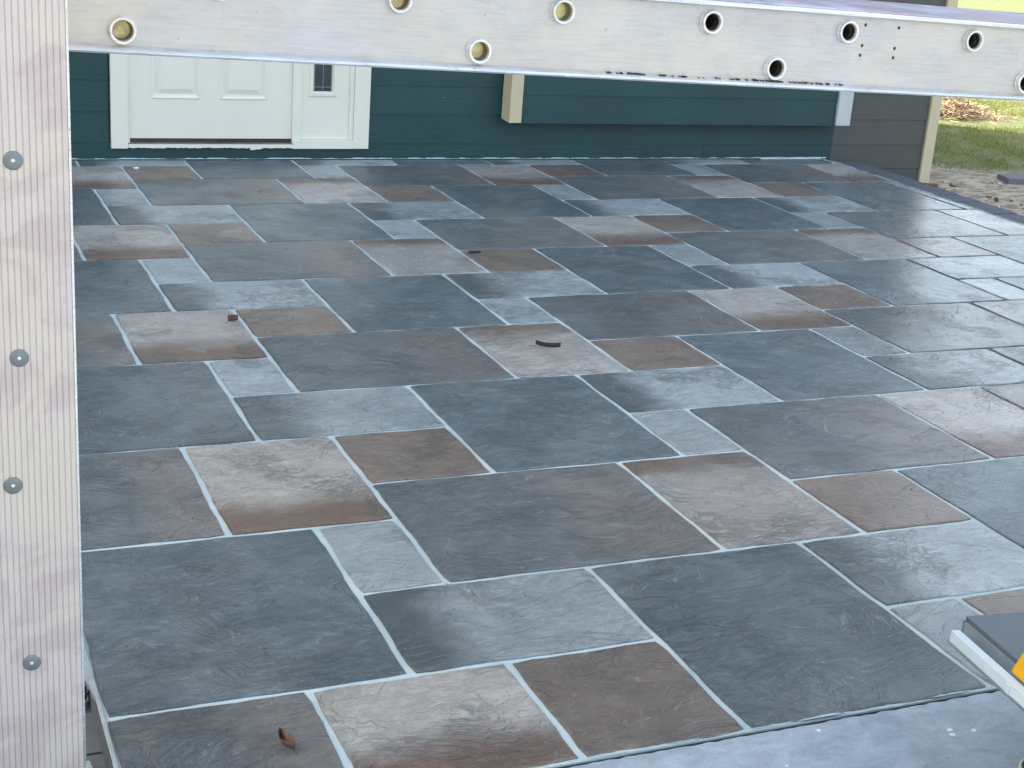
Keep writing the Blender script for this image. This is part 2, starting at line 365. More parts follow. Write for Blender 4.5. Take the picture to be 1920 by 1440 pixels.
# ------------------------------------------------------------------ land: bare dirt and lawn, one sheet
def land_mat():
    s = NT('land_soil_grass'); pos = s.n('NewGeometry').outputs['Position']; sp = s.n('SeparateXYZ', i_0=pos)
    n = s.noise(pos, 1.2, 5, .6); st = s.noise(s.scale(pos, (1, 3.0, 1)), 8, 6, .7, .5); f = s.noise(pos, 40, 4, .7)
    dirt = s.mix(s.ramp(st, .40, .60), lin(140, 122, 102), lin(204, 187, 164))
    dirt = s.mix(s.ramp(f, .45, .7, 0, .5), dirt, lin(96, 84, 70))
    grass = s.mix(s.ramp(f, .3, .7), (.13, .16, .045, 1), (.22, .25, .08, 1))
    grass = s.mix(s.ramp(s.noise(s.scale(pos, (1, 1.6, 1)), 5, 6, .7), .42, .62, 0, .75), grass, (.25, .225, .12, 1))
    v = s.math('ADD', s.math('MULTIPLY', s.math('SUBTRACT', sp.outputs[0], 4.2 * K), .75), s.math('SUBTRACT', sp.outputs[1], 5.95 * K))
    v = s.math('ADD', v, s.math('MULTIPLY_ADD', n, 1.0, -.5))
    c = s.mix(s.ramp(v, -.25, .25), dirt, grass)
    return s.out(c, .95, s.bump(s.math('ADD', st, s.math('MULTIPLY', f, .5)), .8, .03))
def land():
    xs = [-300, -60, -12] + [3.0 + i * .22 for i in range(60)] + [20, 60, 300]; ys = [-300, -60, -8] + [1 + i * .22 for i in range(70)] + [24, 60, 320]
    vs = []; fs = []
    for y in ys:
        for x in xs:
            z = -.165 + (R.uniform(-.012, .012) if 6 < x < 16 and 4 < y < 16 else 0) - (.02 if x < 6.3 else 0)
            if x < 5.9 and y < 9: z = -.26
            vs.append((x, y, z))
    nx = len(xs)
    for j in range(len(ys) - 1):
        for i in range(nx - 1): fs.append((j * nx + i, j * nx + i + 1, (j + 1) * nx + i + 1, (j + 1) * nx + i))
    return MB().add(vs, fs).build('ground', land_mat(), smooth=True, fix=False)
ground = land(); ground['kind'] = 'structure'
def grass_blades(n, seed):
    rr = random.Random(seed); vs = []; fs = []
    while len(fs) < n:
        y = rr.uniform(5.2, 12.5); x = rr.uniform(4.28, 11.0)
        if x < .74 * y - 1 + .2 or x > 1.05 * y + 1.0: continue
        if rr.random() > min(1, (6.6 / y) ** 1.4): continue
        v = .75 * (x - 4.2) + (y - 5.95) + .28 * math.sin(x * 6 + y * 3) * math.sin(y * 7)
        if v < -.06 or (v < .3 and rr.random() > .1 + v * 2): continue
        if (x - 5.95) ** 2 / .30 + (y - 7.0) ** 2 / .09 < 1: continue
        z = -.112; a = rr.uniform(0, 6.28); h = rr.uniform(.010, .028) * (.6 if v < .3 else 1); wd = rr.uniform(.002, .0045) * (1 + .12 * (y - 5)); lx, ly = rr.gauss(0, .5) * h, rr.gauss(0, .5) * h
        k = len(vs); ca, sa = math.cos(a) * wd, math.sin(a) * wd
        vs += [U(x - ca, y - sa, z), U(x + ca, y + sa, z), U(x + lx, y + ly, z + h)]; fs.append((k, k + 1, k + 2))
    return vs, fs
def grass_mat(name, c1, c2, c3):
    s = NT(name); pos = s.n('NewGeometry').outputs['Position']
    f = s.noise(pos, 25, 3); n = s.noise(pos, 1.6, 4)
    c = s.mix(s.ramp(f, .35, .65), c1, c2); c = s.mix(s.ramp(n, .5, .68, 0, .8), c, c3)
    s.out(c, .6); tr = s.n('BsdfTranslucent', i_Color=c); mx = s.n('MixShader', i_0=.4)
    s.link(s.b.outputs[0], mx.inputs[1]); s.link(tr.outputs[0], mx.inputs[2]); s.link(mx.outputs[0], s.t.nodes['Material Output'].inputs[0]); return s.m
gv, gf = grass_blades(120000, 5)
gme = bpy.data.meshes.new('lawn_grass'); gme.from_pydata(gv, [], gf); gme.update()
gob = link('lawn_grass', gme, grass_mat('grass_blade', (.20, .23, .07, 1), (.36, .38, .12, 1), (.46, .41, .22, 1)))
gob['kind'] = 'stuff'; gob['label'] = 'short yellow green lawn grass beyond the wall corner'; gob['category'] = 'grass'

# ------------------------------------------------------------------ house
M_teal_c = (lin(36, 76, 80), lin(30, 66, 71))
def siding_mat(name, c1, c2, dusty=0.0):
    s = NT(name); tc = s.n('TexCoord'); oi = s.n('ObjectInfo'); P = tc.outputs['Object']
    Pv = s.n('VectorMath', operation='ADD', i_0=P, i_1=s.n('CombineXYZ', i_0=s.math('MULTIPLY', oi.outputs['Random'], 50.0), i_2=s.math('MULTIPLY', oi.outputs['Random'], 7.0)).outputs[0]).outputs[0]
    grain = s.noise(s.scale(Pv, (1.2, 1, 22)), 4.5, 5, .6, 1.2); cl = s.noise(Pv, 2.0, 4); f = s.noise(Pv, 90, 3)
    c = s.mix(s.ramp(cl, .3, .7), c1, c2)
    c = s.mix(s.ramp(grain, .3, .5, .12, 0), c, (.01, .02, .022, 1))
    speck = s.ramp(s.noise(s.scale(Pv, (.5, 1, 2)), 30, 2), .76, .79)
    c = s.mix(s.math('MULTIPLY', speck, .35), c, lin(170, 178, 170))
    if dusty: c = s.mix(s.ramp(s.noise(Pv, 1.5, 5, .6), .3, .7, dusty * .5, dusty), c, lin(120, 118, 112))
    return s.out(c, s.ramp(f, .3, .7, .42, .52), s.bump(s.math('ADD', grain, s.math('MULTIPLY', f, .08)), .40, .003))
M_side = siding_mat('teal_siding', lin(18, 60, 62), lin(26, 68, 69))
M_side_w = siding_mat('weathered_siding', lin(64, 68, 67), lin(72, 75, 73), .2)
M_white = plain('white_paint', lin(236, 231, 216), .42, var=.025, scale=8, bump=.05)
M_cream = plain('cream_trim', lin(206, 192, 160), .6, var=.05, scale=12, bump=.1)
M_dwood = plain('dark_threshold', lin(60, 54, 50), .7, var=.5, scale=18, bump=.4)
WY = 5.25
house = empty('house', 'dark teal lap sided house with a white entry door and cream corner trim', 'house', U(1.0, WY, 0))
def hp(mb, name, mat, parent=house, **kw):
    o = mb.build(name, mat, None, **kw); o.parent = parent; o.matrix_parent_inverse = Matrix.Translation(-Vector(U(1.0, WY, 0))) ; return o
HX0, HX1, HD = -9.0, 4.209, 2.85
M_wallin = plain('wall_core', lin(40, 78, 82), .6)
hp(ubox(HX0, HX1 + .05, WY + .012, WY + HD, -.16, 4.1), 'wall', M_wallin)
# gable roof with eaves
ro = MB(); e = .28; zt = 4.1; pr = [(WY - e, zt - .02), (WY + HD / 2 + .0, zt + .75), (WY + HD + e, zt - .02), (WY + HD + e, zt + .06), (WY + HD / 2, zt + .84), (WY - e, zt + .06)]
ro.extrude([U(*p) for p in pr], 'x', (HX0 - .2) * K, (HX1 + .2) * K)
hp(ro, 'roof', plain('roof_shingle', (.07, .065, .06, 1), .9, var=.3, scale=20, bump=.5))
hp(ubox(-9, -4.2, WY + HD + .003, WY + 6, -.16, 3.9), 'rear_wing', M_wallin)
# siding courses
E_ = .108
def board(x0, x1, z0, z1, mat, y=WY, parent=house):
    f, t = .0055, .002     # how far the bottom and the top stand out
    v = [(x0, y - f, z0), (x1, y - f, z0), (x1, y - t, z1), (x0, y - t, z1), (x0, y + .012, z0), (x1, y + .012, z0), (x1, y + .012, z1), (x0, y + .012, z1)]
    c = Vector(((x0 + x1) / 2, y, z0))
    me = MB().add([tuple((Vector(p) - c) * K) for p in v], [(0, 1, 2, 3), (0, 4, 5, 1), (3, 2, 6, 7), (0, 3, 7, 4), (1, 5, 6, 2), (4, 7, 6, 5)]).mesh('siding_board', bevel=.0008)
    o = link('siding_board', me, mat, parent); o.location = tuple((c - Vector((1.0, WY, 0))) * K); return o
DX0, DX1, DTOP = .723, 1.661, 1.44
for r in range(-2, 38):
    z0 = .058 + E_ * r; z1 = z0 + E_ + .003
    if r == -1: z0 = -.046
    spans = [(HX0, -5.2), (-5.2, -1.6), (-1.6 , DX0 - .002), (DX1 + .002, 3.727), (3.727, HX1 - .001)] if 0 <= r and z0 < DTOP else [(HX0, -5.2), (-5.2, -1.6), (-1.6, 1.9 + .6 * (r % 3)), (1.9 + .6 * (r % 3), 3.727), (3.727, HX1 - .001)]
    if r > 18: spans = [(HX0, 0), (0, HX1 - .001)]
    for a, b in spans:
        if b - a < .02: continue
        board(a, b - .0012, z0, z1, M_side_w if a > 3.7 else M_side)
# corner trim
hp(ubox(4.209, 4.262, WY - .016, WY + .05, -.11, 4.05), 'corner_trim', M_cream, bevel=.003)
# door surround
fr = hp(ubox(.726, .783, WY - .018, WY + .01, .040, 1.43), 'door_casing', M_white, bevel=.002)
hp(ubox(1.600, 1.659, WY - .018, WY + .01, .040, 1.43), 'door_casing', M_white, bevel=.002)
hp(ubox(.7835, 1.5995, WY - .0175, WY + .01, 1.375, 1.43), 'door_casing', M_white, bevel=.002)
hp(ubox(1.369, 1.400, WY - .016, WY + .012, .058, 1.374), 'mullion', M_white, bevel=.003)
hp(ubox(.7835, .7905, WY - .010, WY + .012, .058, 1.374), 'door_stop', M_white, bevel=.001)
hp(ubox(1.583, 1.5995, WY - .011, WY + .012, .0725, 1.374), 'door_stop', M_white, bevel=.003)
sm = MB()
n = 60
for i in range(n):   # slightly ragged white sill nose
    a = .784 + (1.372 - .784) * i / n; b = .784 + (1.372 - .784) * (i + 1) / n; zz = .043 + R.uniform(-.0015, .0015) - (.006 if 43 < i < 48 else 0)
    sm.box(a * K, b * K, (WY - .020) * K, (WY - .002) * K, zz * K, .0555 * K)
hp(sm, 'sill', M_white)
hp(ubox(1.372, 1.5995, WY - .020, WY + .01, .040, .0715), 'sill', M_white, bevel=.002)
hp(ubox(.791, 1.369, WY - .004, WY + .012, .0555, .0735), 'threshold', M_dwood)
hp(ubox(.791, 1.369, WY - .014, WY - .0045, .0557, .0605), 'threshold', plain('threshold_lip', lin(112, 100, 90), .6, var=.4, scale=25))
def panelled(x0, x1, z0, z1, y, holes, mat, name, raised=True):
    """flat slab with moulded rectangular recesses; holes = list of (x0,x1,z0,z1)"""
    xs = sorted({x0, x1, *[h[0] for h in holes], *[h[1] for h in holes]}); zs = sorted({z0, z1, *[h[2] for h in holes], *[h[3] for h in holes]})
    m = MB()
    def q(a, b, c, d, yy): m.add([U(a, yy, c), U(b, yy, c), U(b, yy, d), U(a, yy, d)], [(0, 1, 2, 3)])
    for i in range(len(xs) - 1):
        for j in range(len(zs) - 1):
            cx, cz = (xs[i] + xs[i + 1]) / 2, (zs[j] + zs[j + 1]) / 2
            if any(h[0] < cx < h[1] and h[2] < cz < h[3] for h in holes): continue
            q(xs[i], xs[i + 1], zs[j], zs[j + 1], y)
    for h in holes:
        prof = [(0, 0), (.004, -.003), (.009, -.0005), (.014, .007), (.019, .007), (.036, .0005)] if raised else [(0, 0), (.003, -.005), (.012, -.006), (.018, .004), (.020, .010)]
        rings = [[U(h[0] + d, y + dy, h[2] + d), U(h[1] - d, y + dy, h[2] + d), U(h[1] - d, y + dy, h[3] - d), U(h[0] + d, y + dy, h[3] - d)] for d, dy in prof]
        for a, b in zip(rings, rings[1:]): m.add(a + b, [(k, (k + 1) % 4, 4 + (k + 1) % 4, 4 + k) for k in range(4)])
        if raised: m.add(rings[-1], [(0, 1, 2, 3)])
    m.add([U(x0, y, z0), U(x1, y, z0), U(x1, y + .02, z0), U(x0, y + .02, z0)], [(0, 1, 2, 3)])
    return hp(m, name, mat, fix=False)
door = panelled(.7915, 1.3685, .0745, 1.373, WY - .004, [(.866, 1.038, .212, .62), (1.107, 1.278, .212, .62), (.866, 1.038, .70, 1.10), (1.107, 1.278, .70, 1.10), (.866, 1.038, 1.16, 1.30), (1.107, 1.278, 1.16, 1.30)], M_white, 'door')
kn = MB().lathe([(0, -.06), (.022, -.058), (.03, -.045), (.026, -.03), (.012, -.02), (.012, 0), (.03, 0)], (1.32 * K, (WY - .004) * K, .62 * K), 'y', 20)
hk = kn.build('door_knob', plain('brass', (.5, .38, .15, 1), .3, 1.0), None, smooth=True); hk.parent = door
side = panelled(1.4005, 1.5825, .0725, 1.373, WY - .006, [(1.430, 1.535, .228, 1.28)], M_white, 'sidelight', raised=False)
M_glass = NT('dark_glass').out(lin(30, 44, 52), .08, spec=.8)
hk = ubox(1.448, 1.517, WY + .002, WY + .004, .246, 1.262).build('glass_pane', M_glass); hk.parent = side
M_lead = plain('lead_came', lin(150, 150, 146), .4, .6)
for i, a in enumerate(((1.4815, 1.4835, .25, 1.26), (1.450, 1.452, .25, 1.26), (1.513, 1.515, .25, 1.26))):
    h_ = ubox(a[0], a[1], WY - .001, WY + .0015, a[2], a[3]).build('came', M_lead); h_.parent = side
for z in (.262, .42, .58, .74, .90, 1.06, 1.22):
    h_ = ubox(1.4525, 1.5125, WY - .0008, WY + .0013, z, z + .002).build('came', M_lead); h_.parent = side
# projecting window bay base on the wall (12 cm proud)
BY = WY - .075
bay = hp(ubox(2.196, 3.736, BY + .012, WY - .010, .158, 1.30), 'bay_box', M_wallin)
def bboard(x0, x1, z0, z1): return board(x0, x1, z0, z1, M_side, y=BY)
for i, z in enumerate((.150, .258, .366, .474)):
    bboard(2.2405, 3.672, z, z + E_ + .003)
def trim_piece(x0, x1, name, mat): 
    m = MB(); z0, z1 = .153, .62
    m.add([U(x0, BY - .016, z0), U(x1, BY - .016, z0), U(x1, WY - .0095, z0 + .004), U(x0, WY - .0095, z0 + .004), U(x0, BY - .016, z1), U(x1, BY - .016, z1), U(x1, WY - .0095, z1), U(x0, WY - .0095, z1)],
          [(0, 1, 2, 3), (4, 7, 6, 5), (0, 4, 5, 1), (1, 5, 6, 2), (2, 6, 7, 3), (3, 7, 4, 0)])
    return hp(m, name, mat, bevel=.003)
trim_piece(2.190, 2.2395, 'bay_trim', M_cream)
t2 = trim_piece(3.674, 3.742, 'bay_trim', plain('grey_white_trim', lin(196, 200, 198), .5, var=.04, scale=10))
# bay window above the beam
hp(ubox(2.19, 3.742, BY - .02, WY - .0095, .6205, .66), 'bay_sill', M_white, bevel=.003)
for i in range(3):
    a = 2.26 + i * .49
    wdw = hp(ubox(a, a + .43, BY + .004, BY + .0115, .68, 1.24), 'window', M_white)
    g_ = ubox(a + .03, a + .40, BY - .001, BY + .003, .71, 1.21).build('glass_pane', M_glass); g_.parent = wdw
hp(ubox(2.15, 3.78, BY - .05, WY - .0095, 1.301, 1.33), 'bay_roof', M_white)
# uneven bead of pale sealer along the foot of the wall
for k, (a, b, w0, w1) in enumerate(((.56, 1.5, .001, .006), (1.5, 2.9, .001, .006), (2.9, 3.45, .001, .005), (3.35, 3.70, .004, .02))):
    o = smear('sealer_bead', (a, b), 5.2345, w0, w1, .0022, patio, 20 + k, h=.004, thr=.35)
mm = smear('sealer_bead', (3.36, 3.66), 5.212, .002, .022, .002, patio, 31, h=.008, thr=.1)

# ------------------------------------------------------------------ aluminium scaffold plank lying across the view
def alu_mat(name, base, rough, band=0.0):
    s = NT(name); P = s.n('TexCoord').outputs['Object']
    br = s.noise(s.scale(P, (1, 1, 18)), 12, 6, .7, .3); cl = s.noise(s.scale(P, (1, 1, 1.5)), 5, 5, .6, .5); f = s.noise(P, 70, 4, .7)
    c = s.mix(s.ramp(cl, .35, .65), tuple(x * .9 for x in base[:3]) + (1,), tuple(min(1, x * 1.05) for x in base[:3]) + (1,))
    warm = s.ramp(s.noise(P, 2.1, 3), .42, .60); c = s.mix(s.math('MULTIPLY', warm, .55), c, (base[0] * 1.06, base[1] * 1.0, base[2] * .86, 1))
    c = s.mix(s.ramp(br, .42, .70, 0, .5), c, (.36, .36, .38, 1)); c = s.mix(s.ramp(s.noise(s.scale(P, (1, 1, 2)), 3.2, 6, .7, 1.0), .48, .62, 0, .4), c, (.62, .58, .50, 1))
    pit = s.ramp(s.noise(P, 95, 2), .70, .75); c = s.mix(s.math('MULTIPLY', pit, .45), c, (.12, .11, .10, 1))
    blot = s.ramp(s.noise(P, 22, 5, .7, .5), .56, .72); c = s.mix(s.math('MULTIPLY', blot, .30), c, (.35, .35, .36, 1))
    return s.out(c, s.ramp(cl, .3, .7, rough - .06, rough + .1), s.bump(s.math('ADD', s.math('MULTIPLY', br, .4), s.math('MULTIPLY', cl, .5)), .22, .004), .55)
M_alu = alu_mat('dull_aluminium', (.52, .515, .525, 1), .38); M_alu2 = alu_mat('bright_aluminium', (.78, .80, .84, 1), .28)
BX, BYY = .936, 1.6        # survey point of one rung on the front rail
slope = math.atan(-.0268)
plank = empty('scaffold_plank', 'long aluminium scaffold plank with swaged rung holes spanning across the top of the view', 'scaffold plank', U(BX, BYY, .8622))
plank.rotation_euler = (0, -slope, 0)
# local metres: x along the plank, y depth, z up; z = 0 is the upper rung row
ZT, ZB = .022, -.092 
rail_h0, rail_h1 = -.0995 + .012, .0225
def rail(y, facing):
    m = MB(); S = .155; zt, zb = .0150, -.1050
    rb = .0165
    for n in range(-6, 20):
        cx = (n - 5) * S; typ = (n - 5) % 4         # local x=0 is an upper rung
        x0, x1 = cx - S / 2, cx + S / 2
        hz = {0: 0.0, 2: 0.0, 3: None, 1: -.0785}[typ]
        if hz is None:
            m.add([(x0, y, zb), (x1, y, zb), (x1, y, zt + .016), (x0, y, zt + .016)], [(0, 1, 2, 3)]); continue
        seg = 24; top = zt + .016; circ = []; sq = []
        for k in range(seg):
            a = 2 * math.pi * k / seg + math.pi / seg; dx, dz = math.cos(a), math.sin(a)
            circ.append((cx + rb * dx, y, hz + rb * dz))
            t = min([((x1 - cx) / dx) if dx > 1e-6 else 1e9, ((x0 - cx) / dx) if dx < -1e-6 else 1e9, ((top - hz) / dz) if dz > 1e-6 else 1e9, ((zb - hz) / dz) if dz < -1e-6 else 1e9])
            sq.append((cx + t * dx, y, hz + t * dz))
        m.add(circ + sq, [(k, (k + 1) % seg, seg + (k + 1) % seg, seg + k) for k in range(seg)])
        # fill the four corners of the cell
        for qx, qz in ((x0, zb), (x1, zb), (x1, top), (x0, top)):
            ang = math.atan2(qz - hz, qx - cx) % (2 * math.pi); k = int(((ang - math.pi / seg) % (2 * math.pi)) / (2 * math.pi / seg))
            m.add([sq[k % seg], (qx, y, qz), sq[(k + 1) % seg]], [(0, 1, 2)])
    L0, L1 = -11.5 * S, 14.5 * S
    # lower flange: rounded lip standing out toward the viewer, upper flange lip
    f = -1 if facing < 0 else 1
    fl = [(y, zb + .002), (y + f * .005, zb), (y + f * .017, zb - .001), (y + f * .0205, zb - .003), (y + f * .022, zb - .0062), (y + f * .020, zb - .009), (y + f * .014, zb - .010), (y - f * .004, zb - .010), (y - f * .004, zb + .002)]
    m2 = MB().extrude(fl, 'x', L0, L1)
    m3 = MB().extrude([(y, zt + .016), (y + f * .010, zt + .0145), (y + f * .014, zt + .017), (y + f * .0145, zt + .021), (y + f * .011, zt + .0235), (y - f * .02, zt + .0235), (y - f * .02, zt + .020), (y, zt + .020)], 'x', L0, L1)
    return m, m2, m3
for y, f in ((0.0, -1), (.50, 1)):
    a, b, c = rail(y, f)
    rl = a.build('side_rail', M_alu, plank, fix=False)
    b.build('flange', M_alu2, rl, smooth=True); c.build('flange', M_alu2, rl, smooth=True)
M_rim = alu_mat('rung_rim', (.80, .80, .80, 1), .38); M_bore = plain('rung_bore', (.20, .17, .12, 1), .45, .8, var=.5, scale=25, bump=.3)
S = .155
for n in range(-6, 20):
    typ = (n - 5) % 4; hz = {0: 0.0, 2: 0.0, 3: None, 1: -.0785}[typ]
    if hz is None: continue
    cx = (n - 5) * S
    rg = MB().lathe([(.0236, .0005), (.0234, -.0015), (.0222, -.0022), (.0222, -.0085), (.0212, -.0100), (.0172, -.0098), (.0160, -.0075), (.0150, .01), (.0168, .01)], (cx, 0, hz), 'y', 32).build('rung_rim', M_rim, plank, smooth=True)
    tb = MB().lathe([(.0152, -.004), (.0149, .03), (.0149, .505)], (cx, 0, hz), 'y', 24).build('bore', M_bore, rg, smooth=True)
    MB().lathe([(.0158, .012), (.0158, .488)], (cx, 0, hz), 'y', 20).build('rung_tube', M_alu, rg, smooth=True)
    pd = MB().lathe([(0, 0), (.0147, 0)], (cx, .07 + .25 * R.random() if n > 4 else .014, hz), 'y', 20)
    pd.build('plug', plain('plug_%d' % n, (.72, .60, .32, 1) if n < 5 else (.06, .07, .06, 1), .5, .6 if n < 5 else .1, var=.5, scale=60, bump=.4), rg)
# small bolt holes beside a rung
mh = MB().lathe([(0, -.0012), (.0026, -.0010), (.0034, -.0004), (.0034, .001)], (0, 0, 0), 'y', 12).mesh('bolt_hole', smooth=True); mh.materials.append(plain('hole_dark', (.05, .05, .055, 1), .6))
for (ux, uz) in ((1.163, .866), (1.215, .864), (1.162, .840), (1.213, .838), (1.161, .828), (1.213, .826)):
    lx = (ux - BX) * K; lz = (uz - .8622) * K
    c_, s_ = math.cos(slope), math.sin(slope)
    o = bpy.data.objects.new('bolt_hole', mh); col.objects.link(o); o.parent = plank; o.location = (lx * c_ + lz * s_, 0, -lx * s_ + lz * c_)
# scraped dirt along the lower flange
dm = MB(); rr = random.Random(4)
for k in range(110):
    cx = (.80 - BX + rr.random() ** 1.3 * .34) * K; w_ = rr.uniform(.001, .004)
    if rr.random() < .25: cx = (1.0 - BX + rr.random() * .12) * K
    h_ = rr.uniform(.0008, .0022); z_ = -.1045 + rr.uniform(-.0006, .0012)
    dm.box(cx, cx + w_, -.006, -.0004, z_, z_ + h_)
dm.build('dirt_crust', plain('crust', (.07, .06, .05, 1), .95), plank)
# ribbed walking deck
def deck_mat(name, c1, c2, c3, ax):
    s = NT(name); P = s.n('TexCoord').outputs['Object']
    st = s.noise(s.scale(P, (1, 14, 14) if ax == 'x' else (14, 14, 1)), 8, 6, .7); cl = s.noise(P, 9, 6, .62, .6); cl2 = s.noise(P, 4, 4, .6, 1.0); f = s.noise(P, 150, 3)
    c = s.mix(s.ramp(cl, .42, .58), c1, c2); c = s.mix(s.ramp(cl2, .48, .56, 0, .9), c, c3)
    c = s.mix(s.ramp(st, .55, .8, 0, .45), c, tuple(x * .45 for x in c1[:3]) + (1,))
    c = s.mix(s.ramp(f, .6, .8, 0, .3), c, tuple(x * .6 for x in c1[:3]) + (1,))
    return s.out(c, .62, s.bump(s.math('ADD', cl, s.math('MULTIPLY', f, .4)), .25, .002))
def ribbed(width, pitch, depth, thick, gw):
    """profile across the ribs: list of (across, height)"""
    p = []; n = int(width / pitch)
    for i in range(n):
        a = i * pitch
        p += [(a + gw, 0), (a + pitch - gw, 0), (a + pitch - gw * .5, -depth), (a + pitch + gw * .5, -depth)]
    p = p[:-2]; return p + [(p[-1][0], -thick), (p[0][0], -thick)]
pf = ribbed(.478, .009, .0014, .012, .0012)
MB().extrude([(y + .011, z + .0405) for y, z in pf], 'x', -11.5 * S, 14.5 * S).build('deck', deck_mat('deck_grey', lin(140, 140, 156), lin(170, 170, 186), lin(160, 150, 158), 'x'), plank)

# ------------------------------------------------------------------ upright ribbed deck board, left foreground
up_ = empty('ribbed_board', 'upright pinkish grey ribbed deck board with washered screws at the left edge', 'deck board', U(.0, 1.5, -.06))
pf = ribbed(.46, .0096, .0016, .022, .0011)
W_ = pf[-2][0]
MB().extrude([(.1665 * K - W_ + x, -z) for x, z in pf][::-1], 'z', (.012 + .06) * K, 1.62 * K).build('panel', deck_mat('deck_pink', lin(202, 186, 180), lin(214, 200, 194), lin(216, 204, 190), 'z'), up_)
MB().extrude([(.1668 * K, -.001), (.1692 * K, -.001), (.1692 * K, .024), (.1668 * K, .024)], 'z', (.012 + .06) * K, 1.62 * K).build('edge_trim', M_alu2, up_, bevel=.0004)
MB().box((-.12) * K, .1665 * K, .0222, .040, .04, 1.62 * K).build('backing', plain('ply_core', lin(150, 130, 104), .8), up_)
wm_ = MB().lathe([(0, -.0030), (.0025, -.0032), (.003, -.0022), (.0135, -.0018), (.0148, -.0008), (.0148, .001)], (0, 0, 0), 'y', 28).mesh('washer', smooth=True); wm_.materials.append(plain('zinc_washer', lin(128, 134, 134), .5, .3))
sm_ = MB().lathe([(0, -.0022), (.0022, -.002), (.0032, -.0010), (.0034, .0012)], (0, -.0028, 0), 'y', 14).mesh('screw_head', smooth=True); sm_.materials.append(NT('screw_bright').out((.85, .85, .83, 1), .25, metal=.6))
for ux, uz in ((.114, .713), (.113, .510), (.102, .370), (.114, .158), (.105, .93)):
    o = bpy.data.objects.new('washer', wm_); col.objects.link(o); o.parent = up_; o.location = U(ux, 0, uz + .06)
    p = bpy.data.objects.new('screw_head', sm_); col.objects.link(p); p.parent = o; p.location = (0, .0008, 0)
kb = MB().add([U(.10, 1.545, -.052), U(.19, 1.545, -.052), U(.194, 1.60, -.052), U(.186, 1.675, -.052), U(.10, 1.675, -.052), U(.10, 1.545, -.068), U(.19, 1.545, -.068), U(.194, 1.60, -.068), U(.186, 1.675, -.068), U(.10, 1.675, -.068)],
     [(0, 1, 2, 3, 4), (0, 5, 6, 1), (1, 6, 7, 2), (2, 7, 8, 3), (3, 8, 9, 4)]).build('concrete_block', plain('pale_block', lin(176, 190, 198), .8, scale=20), bevel=.002)
kb.location = (0, -.06 * K, 0)
tag(kb, 'flat pale concrete block under the foot of the upright board', 'block')

# ------------------------------------------------------------------ jobsite table saw, bottom right
saw = empty('table_saw', 'portable jobsite table saw with a grey top, pale fence rail and yellow housing', 'table saw', U(1.180, 1.249, -.0035), math.radians(-7))
zt = .2 * K + .0035 * K
M_top = plain('saw_table_grey', lin(104, 110, 116), .45, .1, var=.08, scale=6, bump=.05); M_apr = plain('saw_apron_grey', lin(150, 158, 162), .5, .2)
M_yel = plain('yellow_plastic', (.72, .36, .012, 1), .4, var=.05, bump=.08); M_blk = plain('black_plastic', (.02, .02, .022, 1), .45); M_rail = plain('rail_white', lin(205, 212, 214), .35, 0, var=.04)
tt = MB()
tt.box(.0, .22, -.60, .0, zt - .008, zt); tt.box(.2235, .2915, -.60, .0, zt - .008, zt - .0004); tt.box(.295, .66, -.60, .0, zt - .008, zt)
tt.build('table_top', M_top, saw, bevel=.0015)
ap = MB().box(-.004, .004, -.60, .0, zt - .042, zt - .0095); ap.box(-.004, .66, -.006, .003, zt - .05, zt - .0095); ap.box(.652, .661, -.6, -.007, zt - .05, zt - .0095)
ap.build('apron', M_apr, saw, bevel=.001)
for a, b in ((-.05, -.012), (-.165, -.075)):
    MB().box(-.0052, -.0035, a, b, zt - .036, zt - .033).build('slot', M_blk, saw)
MB().box(-.041, -.006, -.60, -.012, zt - .046, zt - .040).build('ledge', M_apr, saw, bevel=.001)
r_ = MB().box(-.060, -.042, -.70, -.045, zt - .024, zt - .002).build('fence_rail', M_rail, saw, bevel=.0015)
MB().box(-.0625, -.060, -.24, -.226, zt - .023, zt - .006).build('rail_joint', M_rail, r_)
MB().box(.16, .62, -.56, -.05, .05, zt - .052).build('body', M_blk, saw, bevel=.02)
for x in (.19, .59):
    for y in (-.09, -.52): MB().box(x - .02, x + .02, y - .02, y + .02, 0, .052).build('foot', M_blk, saw, bevel=.004)
MB().extrude([(-.040, zt + .002), (.10, zt + .002), (.10, zt + .045), (-.006, zt + .045), (-.024, zt + .036)], 'y', -.33, -.205).build('fence_head', M_yel, saw, bevel=.004)
MB().box(-.030, .10, -.342, -.3305, zt + .002, zt + .030).build('fence_clamp', M_blk, saw, bevel=.003)
# tape measure lying at the front of the saw, mostly outside the frame
tape = empty('tape_measure', 'black round tape measure with a cream rim and marking at the bottom right corner', 'tape measure', U(1.276, 1.172, -.0025), 0)

# ------------------------------------------------------------------ small things on the floor
def leaf(name, label, x, y, L, wd, rz, curl, col_, z=.0, lobes=0, seed=1, cat='leaf'):
    rr = random.Random(seed); n = 9; vs = []; fs = []
    for i in range(n + 1):
        t = i / n; s_ = (math.sin(math.pi * min(1, t * .93 + .06)) ** .8) * wd / 2 * (1 + lobes * math.sin(t * 14) * .3)
        for k in range(5):
            u = (k - 2) / 2; zz = curl * (u * u) * wd + .35 * curl * L * (t - .5) ** 2 + .003 + rr.uniform(-.0006, .0006)
            vs.append(((t - .5) * L, u * s_ * (1 - .5 * abs(curl) * abs(u)) + .04 * L * math.sin(t * 4), zz))
    for i in range(n):
        for k in range(4): a = i * 5 + k; fs.append((a, a + 5, a + 6, a + 1))
    m = MB().add(vs, fs); m.box(-.5 * L - .25 * L, -.47 * L, -.0007, .0007, .002, .0034)
    me = m.mesh(name, smooth=True); o = link(name, me, col_)
    o.location = (x * K, y * K, z); o.rotation_euler = (0, 0, rz); md = o.modifiers.new('thick', 'SOLIDIFY'); md.thickness = .0008
    return tag(o, label, cat)
